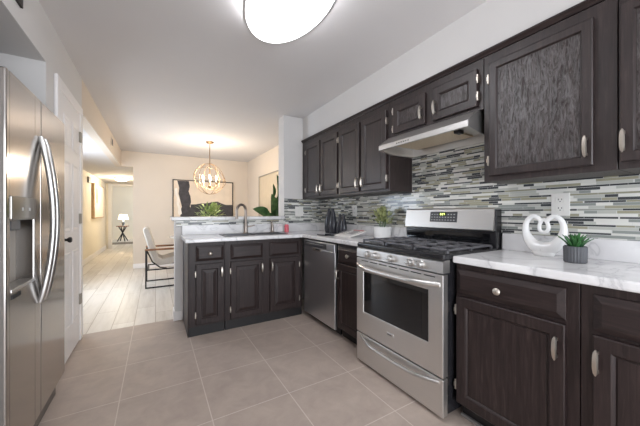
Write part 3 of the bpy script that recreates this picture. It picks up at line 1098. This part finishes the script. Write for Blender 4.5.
# recess lining
m = MB()
m.box(-.576, -.570, DA0, DA1, DZ0, DZ1)
m.build('dispenser_back', M['vent_grey'], fzo)
m = MB().box(-.56, XF + .004, DA0, DA1, DZ0 - .012, DZ0 + .003, .003)
m.build('drip_tray', M['steel_handle'], fzo)
m = MB().box(XF - .004, XF + .006, DA0 - .004, DA1 + .004, DZ1 + .002, 1.221, .004)
cp = m.build('dispenser_panel', M['steel_dark'], fzo)
for y in (1.70, 1.775):
    MB().box(XF + .0055, XF + .0075, y, y + .014, 1.160, 1.174, .002).build('dispenser_button', M['key'], cp)
MB().box(-.55, -.515, 1.64, 1.74, 1.075, DZ1, .006).build('ice_chute', M['panel_grey'], fzo)
MB().box(XF - .002, XF + .003, 1.615, 1.70, .795, .815, .002).build('vent_badge', M['slot'], fzo)
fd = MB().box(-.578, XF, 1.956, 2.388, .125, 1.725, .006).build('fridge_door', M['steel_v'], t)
for (par, y) in ((fzo, 1.925), (fd, 1.985)):
    pts, rs = [], []
    for i in range(25):
        s = i / 24
        e = math.sin(math.pi * s)
        pts.append((XF + .004 + .050 * e ** .8, y, .70 + .835 * s))
        rs.append(.0135 if 0 < i < 24 else .011)
    MB().tube(pts, rs, 12).build('handle', M['steel_handle'], par, True)

# ------------------------------------------------------------------ outlets


def outlet(fn, a, b, w, h, label, kind):
    t = thing('wall_outlet' if kind == 'outlet' else 'light_switch', fn(a, b, 0), label, 'outlet' if kind == 'outlet' else 'switch', None)
    m = MB()
    fbox(m, fn, a - w / 2, a + w / 2, b - h / 2, b + h / 2, 0.0, .006, .002)
    m.build('plate', M['white_plastic'], t)
    if kind == 'outlet':
        for s in (-.024, .024):
            m = MB()
            fbox(m, fn, a - .018, a + .018, b + s - .016, b + s + .016, .005, .008, .004)
            sk = m.build('socket', M['white_plastic'], t)
            m = MB()
            fbox(m, fn, a - .009, a - .006, b + s, b + s + .009, .0075, .0086)
            fbox(m, fn, a + .006, a + .009, b + s, b + s + .009, .0075, .0086)
            fbox(m, fn, a - .0025, a + .0025, b + s - .010, b + s - .005, .0075, .0086)
            m.build('slots', M['slot'], sk)
    else:
        m = MB()
        fbox(m, fn, a - .016, a + .016, b - .032, b + .032, .005, .009, .002)
        m.build('rocker', M['white_plastic'], t)


FT = face_right(XW - .008)
FS = face_pen(YK - .008)
outlet(FT, .660, 1.198, .084, .128, 'white duplex outlet on the mosaic above the heart sculpture', 'outlet')
outlet(FT, 2.545, 1.176, .080, .125, 'white outlet plate on the mosaic right of the dark vases', 'outlet')
outlet(FS, 1.647, 1.173, .118, .126, 'white switch plate on the mosaic of the wall stub', 'switch')

# ------------------------------------------------------------------ things on the right worktop
# heart sculpture: a thick glazed band curling into a small loop at the top
HX, HYc = 1.862, .698
half = [(0.0, .040), (.045, .060), (.086, .115), (.104, .165), (.098, .205), (.070, .226), (.036, .219), (.014, .196), (.007, .160), (.0, .140)]


def smooth(pts, n=6):
    out = []
    for i in range(len(pts) - 1):
        p0, p1, p2, p3 = [Vector(pts[max(0, min(len(pts) - 1, i + k_))]) for k_ in (-1, 0, 1, 2)]
        for j in range(n):
            s = j / n
            out.append(.5 * ((2 * p1) + (p2 - p0) * s + (2 * p0 - 5 * p1 + 4 * p2 - p3) * s * s + (3 * p1 - p0 - 3 * p2 + p3) * s ** 3))
    out.append(Vector(pts[-1]))
    return out


t = thing('heart_sculpture', (HX, HYc, CT), 'white glossy open heart sculpture on the right worktop', 'sculpture')
m = MB()
# left lobe, right lobe, and the curl where they meet
lob = [(0.0, .040, .038), (.044, .053, .035), (.076, .090, .026), (.091, .130, .019), (.092, .167, .0155), (.080, .200, .0135), (.055, .2185, .013), (.030, .211, .0125), (.013, .190, .0115)]
for sgn in (-1, 1):
    pts = smooth(lob)
    m.tube([(HX, HYc + sgn * p.x * .95, CT + p.y) for p in pts], [p.z for p in pts], 16)
curl = []
for i in range(24):
    a = 2 * math.pi * i / 24
    curl.append((HX, HYc + .021 * math.sin(a) * (1 - .25 * math.cos(a)), CT + .166 + .036 * math.cos(a)))
m.tube(curl, .0100, 12, closed=True)
m.lathe([(.046, CT + .0006), (.050, CT + .005), (.056, CT + .022), (.050, CT + .040), (.030, CT + .052)], HX, HYc, 28, .62, 1.0)
m.build('band', M['porcelain'], t, True)

t = thing('succulent_pot', (1.738, .526, CT), 'small green succulent in a fluted grey pot by the heart sculpture', 'potted plant')
m = MB()
rings = []
for (r, z) in ((.038, CT + .0006), (.042, CT + .004), (.0435, CT + .076), (.041, CT + .079), (.038, CT + .078), (.037, CT + .066)):
    ring = []
    for k_ in range(96):
        a = 2 * math.pi * k_ / 96
        fl = 1 + (.030 * math.cos(24 * a) if .003 < z - CT < .0765 else 0)
        ring.append((1.738 + r * fl * math.cos(a), .526 + r * fl * math.sin(a), z))
    rings.append(ring)
m.loft(rings, True, True)
m.build('pot', M['grey_pot'], t, True)
m = MB()
for i in range(34):
    a = i * 2.399
    tl = .08 + .80 * (i / 33)
    L = .058 + .018 * random.random()
    r0 = .004 + .016 * i / 33
    bx, by = 1.738 + r0 * math.cos(a), .526 + r0 * math.sin(a)
    m.leaf((bx, by, CT + .066), (bx + L * math.sin(tl) * math.cos(a), by + L * math.sin(tl) * math.sin(a), CT + .072 + L * math.cos(tl) * 1.05), .013, .08, n=5, fold=.35, thick=.003)
m.build('leaves', M['succulent'], t, True)

# ------------------------------------------------------------------ things on the corner worktop


def horned_vase(x, y, w, h, label):
    t = thing('vase', (x, y, CT), label, 'vase', 'charcoal vases in the corner')
    m = MB()
    for s in (-1, 1):
        rings = []
        for (f, z, off) in ((.40, 0, .20), (.44, .04, .21), (.50, .20, .22), (.485, .36, .22), (.40, .55, .215), (.29, .74, .205), (.20, .90, .19), (.15, .985, .185), (.11, 1.0, .185)):
            r = f * w * .56
            ring = []
            for k_ in range(24):
                a = 2 * math.pi * k_ / 24
                ring.append((x + r * .9 * math.cos(a), y + s * off * w * 1.08 + r * math.sin(a), CT + .0006 + z * h))
            rings.append(ring)
        m.loft(rings)
    m.build('body', M['dark_ceramic'], t, True)


horned_vase(1.79, 2.770, .200, .292, 'taller charcoal two-necked vase in the worktop corner')
horned_vase(1.80, 2.565, .155, .226, 'shorter charcoal two-necked vase to the right of the taller one')

t = thing('potted_plant', (1.852, 1.968, CT), 'yellow-green leafy plant in a white pot left of the range', 'potted plant')
m = MB().lathe([(.070, CT + .0006), (.076, CT + .005), (.088, CT + .105), (.086, CT + .108), (.082, CT + .100), (.080, CT + .088)], 1.852, 1.968, 32)
m.build('pot', M['porcelain'], t, True)
m = MB()
for i in range(130):
    a = random.uniform(0, 2 * math.pi)
    e = random.uniform(.05, 1.35)
    rr = random.uniform(.045, .115)
    c0 = Vector((1.852, 1.968, CT + .115))
    dv = Vector((math.cos(a) * math.sin(e), math.sin(a) * math.sin(e), math.cos(e) * 1.3 + .05))
    p = c0 + dv * rr
    p.x = min(p.x, XW - .065)
    q = p + (dv + Vector((random.uniform(-.6, .6), random.uniform(-.6, .6), random.uniform(-.3, .4)))).normalized() * .045
    q.x = min(q.x, XW - .04)
    m.leaf(p, q, .026, .05, n=4, thick=.001)
m.build('leaves', M['leaf_yellow'], t, True)
m = MB()
for i in range(9):
    a = i * .7
    m.tube([(1.852 + .015 * math.cos(a), 1.968 + .015 * math.sin(a), CT + .080), (1.852 + .05 * math.cos(a), 1.968 + .05 * math.sin(a), CT + .20)], .002, 6)
m.build('stems', M['leaf'], t)

# open cookbook in front of the curb, a sheet and a dark tablet by the edge
t = thing('cookbook', (1.76, 2.27, CT), 'open white cookbook propped against the curb beside the potted plant', 'book')
m = MB()
for i, (y0, y1) in enumerate(((2.14, 2.27), (2.27, 2.40))):
    rr = []
    for j in range(7):
        s = j / 6
        z = CT + .012 + .010 * math.sin(math.pi * s)
        yy = y0 + (y1 - y0) * s
        rr.append([(1.60, yy, z), (1.80, yy, z + .045), (1.80, yy, z + .037), (1.60, yy, CT + .001)])
    m.loft(rr)
m.build('pages', M['paper'], t)
m = MB()
for (a, b) in ((2.155, 2.255), (2.29, 2.385)):
    for j in range(4):
        x = 1.64 + j * .028
        z = CT + .026 + (x - 1.60) * .225
        m.box(x, x + .010, a, b, z, z + .0025)
m.build('print', M['ink'], t)
MB().box(1.765, 1.776, 2.15, 2.30, CT + .060, CT + .064).build('red_band', M['red_ink'], t)
tag(MB().box(1.50, 1.62, 2.44, 2.60, CT + .0008, CT + .009, .003).build('tablet', M['black_glass']), 'dark flat tablet lying on the worktop in front of the vases', 'tablet')

# ------------------------------------------------------------------ kitchen ceiling light (oval)
LX, LY, LA, LB = .633, 1.404, .229, .408
t = thing('ceiling_light', (LX, LY, HC), 'large oval white ceiling light with a thin metal ring over the kitchen', 'ceiling light')


def oval(sc, z, n=64):
    return [(LX + LA * sc * math.cos(2 * math.pi * k_ / n), LY + LB * sc * math.sin(2 * math.pi * k_ / n), z) for k_ in range(n)]


MB().loft([oval(.90, HC - .0006), oval(.90, HC - .03)]).build('base_plate', M['white_plastic'], t)
MB().loft([oval(.935, HC - .0305), oval(.935, HC - .100), oval(.92, HC - .104), oval(.5, HC - .106)], True, True).build('diffuser', M['diffuser'], t, True)
m = MB()
m.loft([oval(1.01, HC - .070), oval(1.01, HC - .122), oval(.945, HC - .122), oval(.945, HC - .070), oval(1.01, HC - .070)], False, False)
rg = m.build('ring', M['brushed_ring'], t, True)
m = MB()
for a in (R(95), R(5), R(-115)):
    m.sphere((LX + LA * math.cos(a), LY + LB * math.sin(a), HC - .112), .009, u=10, v=8)
m.build('clips', M['nickel'], rg, True)

# ------------------------------------------------------------------ chandelier
CX, CY, CZ = .835, 5.28, 1.757
t = thing('chandelier', (CX, CY, HC), 'champagne-gold orb chandelier with candle bulbs over the dining table', 'chandelier')
MB().lathe([(.065, HC - .0006), (.065, HC - .012), (.05, HC - .025), (.012, HC - .035)], CX, CY, 24).build('canopy', M['gold'], t, True)
MB().tube([(CX, CY, HC - .03), (CX, CY, CZ + .27)], .007, 8).build('stem', M['gold'], t, True)
RC = .272


def ring3(nrm, r, n=48, c=(CX, CY, CZ), sz=1.0):
    nrm = Vector(nrm).normalized()
    u = nrm.cross(Vector((0, 0, 1)))
    if u.length < 1e-4:
        u = Vector((1, 0, 0))
    u.normalize()
    w = nrm.cross(u)
    return [Vector(c) + (u * math.cos(2 * math.pi * i / n) + w * math.sin(2 * math.pi * i / n)) * r for i in range(n)]


for nv in ((1, .25, .0), (-.3, 1, 0), (.75, -.8, .0), (.05, -.25, 1), (.35, .55, .75)):
    MB().tube(ring3(nv, RC), .0042, 8, closed=True).build('cage_ring', M['gold'], t, True)
MB().tube([(CX, CY, CZ + .27), (CX, CY, CZ - .16)], .009, 8).sphere((CX, CY, CZ - .13), .028).build('column', M['gold'], t, True)
for i in range(6):
    a = i * math.pi / 3 + .3
    ex, ey = CX + .13 * math.cos(a), CY + .13 * math.sin(a)
    am = MB().tube([(CX, CY, CZ - .13), (CX + .06 * math.cos(a), CY + .06 * math.sin(a), CZ - .16), (CX + .11 * math.cos(a), CY + .11 * math.sin(a), CZ - .13), (ex, ey, CZ - .08)], .005, 8)
    am.lathe([(.006, CZ - .085), (.020, CZ - .078), (.020, CZ - .072)], ex, ey, 12)
    ao = am.build('arm', M['gold'], t, True)
    MB().lathe([(.0105, CZ - .0715), (.0105, CZ - .005)], ex, ey, 12).build('candle_sleeve', M['candle'], ao, True)
    MB().lathe([(.008, CZ - .0045), (.016, CZ + .018), (.012, CZ + .045), (.002, CZ + .068)], ex, ey, 12).build('bulb', M['bulb'], ao, True)
point('chandelier_glow', (CX, CY, CZ + .02), 24, (1.0, .86, .69), .10)

# ------------------------------------------------------------------ dining room things
# dining table: white top on a dark pedestal, mostly behind the knee wall
t = thing('dining_table', (.95, 5.25, 0), 'white-topped dining table behind the knee wall', 'dining table')
MB().lathe([(.70, .735), (.72, .742), (.72, .755), (.70, .762)], .92, 5.25, 48).build('table_top', M['glass_top'], t, True)
MB().lathe([(.30, 0.0), (.30, .02), (.06, .06), (.05, .70), (.16, .7345)], .92, 5.25, 32).build('pedestal', M['dark_metal'], t, True)
# plant on the table
t = thing('table_plant', (.83, 5.2, .762), 'pale green leafy arrangement in a white vase on the dining table', 'potted plant')
MB().lathe([(.05, .7626), (.085, .80), (.10, .90), (.08, .99), (.085, 1.02), (.075, 1.015), (.07, .97)], .83, 5.2, 28).build('vase', M['porcelain'], t, True)
m = MB()
for i in range(150):
    a = random.uniform(0, 2 * math.pi)
    e = random.uniform(.1, 1.65)
    rr = random.uniform(.08, .25)
    dv = Vector((math.cos(a) * math.sin(e), math.sin(a) * math.sin(e), math.cos(e) * .85 + .12))
    p = Vector((.83, 5.2, 1.06)) + dv * rr
    q = p + (dv + Vector((random.uniform(-.7, .7), random.uniform(-.7, .7), random.uniform(-.5, .4)))).normalized() * .085
    m.leaf(p, q, .038, .08, n=4, thick=.001)
m.build('leaves', M['leaf_white'], t, True)
m = MB()
for i in range(12):
    a = i * .55
    m.tube([(.83 + .03 * math.cos(a), 5.2 + .03 * math.sin(a), .985), (.83 + .17 * math.cos(a), 5.2 + .17 * math.sin(a), 1.18)], .003, 6)
m.build('stems', M['leaf'], t)

# arm chair at the table, facing +X
t = thing('dining_chair', (.16, 5.23, 0), 'grey upholstered armchair with black sled frame and wooden arms', 'chair')
ya, yb = 4.97, 5.49
for y in (ya, yb):
    m = MB()
    m.box(-.135, -.117, y - .009, y + .009, 0, .575).box(-.135, .50, y - .009, y + .009, 0, .018).box(.482, .50, y - .009, y + .009, 0, .575)
    m.box(-.110, .475, y - .009, y + .009, .272, .290)
    m.tube([(-.11, y, .57), (-.04, y, .40), (.06, y, .31), (.15, y, .290)], .010, 8)
    m.build('sled_frame', M['dark_metal'], t)
    MB().box(-.14, .51, y - .028, y + .028, .5755, .602, .006).build('armrest', M['arm_wood'], t)
m = MB()
m.box(-.11, -.085, ya, yb, .272, .29).box(.45, .475, ya, yb, .272, .29)
m.build('cross_bar', M['dark_metal'], t)
sb = MB()
prof = [(.47, .415), (.485, .45), (.46, .475), (.25, .47), (.10, .43), (.045, .46), (.00, .60), (-.07, .86), (-.095, .915), (-.135, .93), (-.165, .905), (-.16, .86), (-.085, .57), (-.02, .37), (.05, .335), (.20, .345)]
sb.prism(prof, ya + .025, yb - .025, lambda p, q, y: (p, y, q))
so = sb.build('seat_shell', M['fabric'], t, True)
bevmod(so, .018, 3)

# canvas on the far wall
t = thing('wall_art', (.97, YF, 1.4), 'large framed abstract painting with dark shapes on the far wall', 'painting')
AX0, AX1, AZ0, AZ1 = .322, 1.616, .98, 1.888
yA = YF - .001
m = MB()
for (a, b, c_, d_) in ((AX0, AX0 + .018, AZ0, AZ1), (AX1 - .018, AX1, AZ0, AZ1), (AX0 + .018, AX1 - .018, AZ0, AZ0 + .018), (AX0 + .018, AX1 - .018, AZ1 - .018, AZ1)):
    m.box(a, b, yA - .035, yA, c_, d_)
m.build('frame', M['dark_metal'], t)
cv = MB().box(AX0 + .018, AX1 - .018, yA - .022, yA, AZ0 + .018, AZ1 - .018).build('canvas', M['canvas'], t)


def blob(poly, y0, mat, name):
    m = MB()
    m.prism(poly, yA - y0, yA - .021, lambda p, q, y: (AX0 + p * (AX1 - AX0), y, AZ0 + q * (AZ1 - AZ0)))
    m.build(name, mat, cv)


blob([(.07, .975), (.25, .975), (.265, .85), (.245, .72), (.275, .60), (.285, .46), (.265, .35), (.31, .22), (.30, .03), (.12, .03), (.11, .20), (.14, .34), (.115, .5), (.09, .66), (.10, .8)],
     .0235, M['paint_dark'], 'dark_column')
blob([(.28, .40), (.36, .405), (.45, .43), (.55, .435), (.63, .47), (.72, .485), (.79, .44), (.87, .40), (.985, .40), (.985, .03), (.26, .03)], .0228, M['paint_dark'], 'dark_ground')
blob([(.03, .78), (.07, .80), (.075, .64), (.11, .50), (.10, .40), (.125, .30), (.14, .17), (.10, .12), (.08, .20), (.085, .3), (.06, .42), (.065, .56), (.04, .64)], .0245, M['paint_white'], 'white_stroke')

# wide framed panel in plain beige on the dining room's right wall
t = thing('framed_picture', (XW, 5.2, 1.4), 'wide thin-framed plain beige picture on the dining room right wall', 'picture')
MB().box(XW - .012, XW - .0006, 4.42, 5.948, .95, 1.93).build('picture_face', M['beige_panel'], t)
m = MB()
for (a, b, c_, d_) in ((4.40, 4.42, .93, 1.95), (5.948, 5.966, .93, 1.95), (4.42, 5.948, .93, .95), (4.42, 5.948, 1.93, 1.95)):
    m.box(XW - .024, XW - .0006, a, b, c_, d_)
m.build('frame', M['vent_grey'], t)

# large paddle-leaf plant
t = thing('paddle_leaf_plant', (1.60, 4.05, 0), 'large potted plant with broad paddle leaves behind the stub wall', 'potted plant')
MB().lathe([(.13, .001), (.14, .01), (.17, .36), (.16, .365), (.155, .33)], 1.60, 4.05, 28).build('pot', M['grey_pot'], t, True)
PB = Vector((1.60, 4.05, .34))
for (b, tip, w) in (((1.50, 4.02, 1.08), (1.21, 3.95, 1.21), .17), ((1.535, 4.02, 1.12), (1.50, 3.96, 1.44), .16), ((1.56, 4.05, 1.38), (1.545, 4.02, 1.60), .06), ((1.64, 4.04, 1.32), (1.60, 4.0, 1.74), .13),
                    ((1.58, 4.05, 1.06), (1.63, 4.02, 1.42), .22), ((1.56, 4.0, 1.02), (1.36, 3.88, 1.13), .13), ((1.65, 4.15, 1.0), (1.80, 4.3, 1.40), .18), ((1.60, 4.0, .98), (1.53, 3.86, 1.22), .17)):
    m = MB()
    m.tube([PB, (PB + Vector(b)) / 2 + Vector((0, 0, .03)), b], .007, 8)
    m.leaf(b, tip, w, .12, up=(.3, -1, .5), n=10, fold=.28, thick=.002)
    m.build('leaf', M['leaf_big'], t, True)

# ------------------------------------------------------------------ hall things
t = thing('hall_picture', (XH, 9.55, 1.46), 'deep oak-framed picture on the cream hall wall', 'picture')
m = MB()
for (a, b, c_, d_) in ((8.82, 8.835, 1.02, 1.90), (10.285, 10.30, 1.02, 1.90), (8.835, 10.285, 1.02, 1.04), (8.835, 10.285, 1.88, 1.90)):
    m.box(XH, XH + .065, a, b, c_, d_)
m.build('frame', M['frame_tan'], t)
cv = MB().box(XH, XH + .060, 8.835, 10.285, 1.04, 1.88).build('print', M['paint_white'], t)
m = MB()
m.prism([(9.05, 1.80), (9.30, 1.82), (9.36, 1.60), (9.26, 1.40), (9.10, 1.42), (9.02, 1.6)], XH + .0595, XH + .0612, lambda p, q, x: (x, p, q))
m.build('dark_patch', M['vent_grey'], cv)

t = thing('hall_ceiling_light', (-.79, 9.3, 2.11), 'round lit flush light on the hall ceiling', 'ceiling light')
MB().lathe([(.17, 2.1094), (.17, 2.09)], -.79, 9.3, 28).build('base', M['gold'], t, True)
MB().lathe([(.16, 2.0895), (.15, 2.055), (.10, 2.03), (.02, 2.022)], -.79, 9.3, 28).build('glass_bowl', M['hall_glow'], t, True)
point('hall_light_glow', (-.79, 9.3, 1.95), 20, (1.0, .89, .70), .10)

t = thing('side_table', (-1.14, 13.7, 0), 'round side table on crossed dark legs in the room beyond the hall', 'side table')
MB().lathe([(.215, .605), (.22, .610), (.22, .63), (.215, .634)], -1.14, 13.7, 28).build('table_top', M['arm_wood'], t, True)
for i in range(4):
    a = i * math.pi / 2 + .5
    MB().tube([(-1.14 + .19 * math.cos(a), 13.7 + .19 * math.sin(a), .018), (-1.14 - .14 * math.cos(a), 13.7 - .14 * math.sin(a), .604)], .020, 8).build('leg', M['dark_metal'], t, True)
t = thing('table_lamp', (-1.12, 13.7, .634), 'lit table lamp with a cream shade on the round side table', 'lamp')
MB().lathe([(.06, .6346), (.065, .645), (.03, .66), (.055, .72), (.06, .78), (.03, .84), (.012, .87), (.012, .95)], -1.12, 13.7, 24).build('base', M['lamp_base'], t, True)
MB().lathe([(.185, .885), (.135, 1.09), (.133, 1.09), (.183, .885)], -1.12, 13.7, 32, cap0=False, cap1=False).build('shade', M['shade'], t, True)
point('lamp_glow', (-1.12, 13.7, 1.0), 7, (1.0, .84, .60), .05)
tag(MB().box(-1.7, -.6, 12.5, 13.3, .0005, .010, .003).build('rug', M['rug']), 'grey patterned rug on the floor in front of the side table', 'rug')
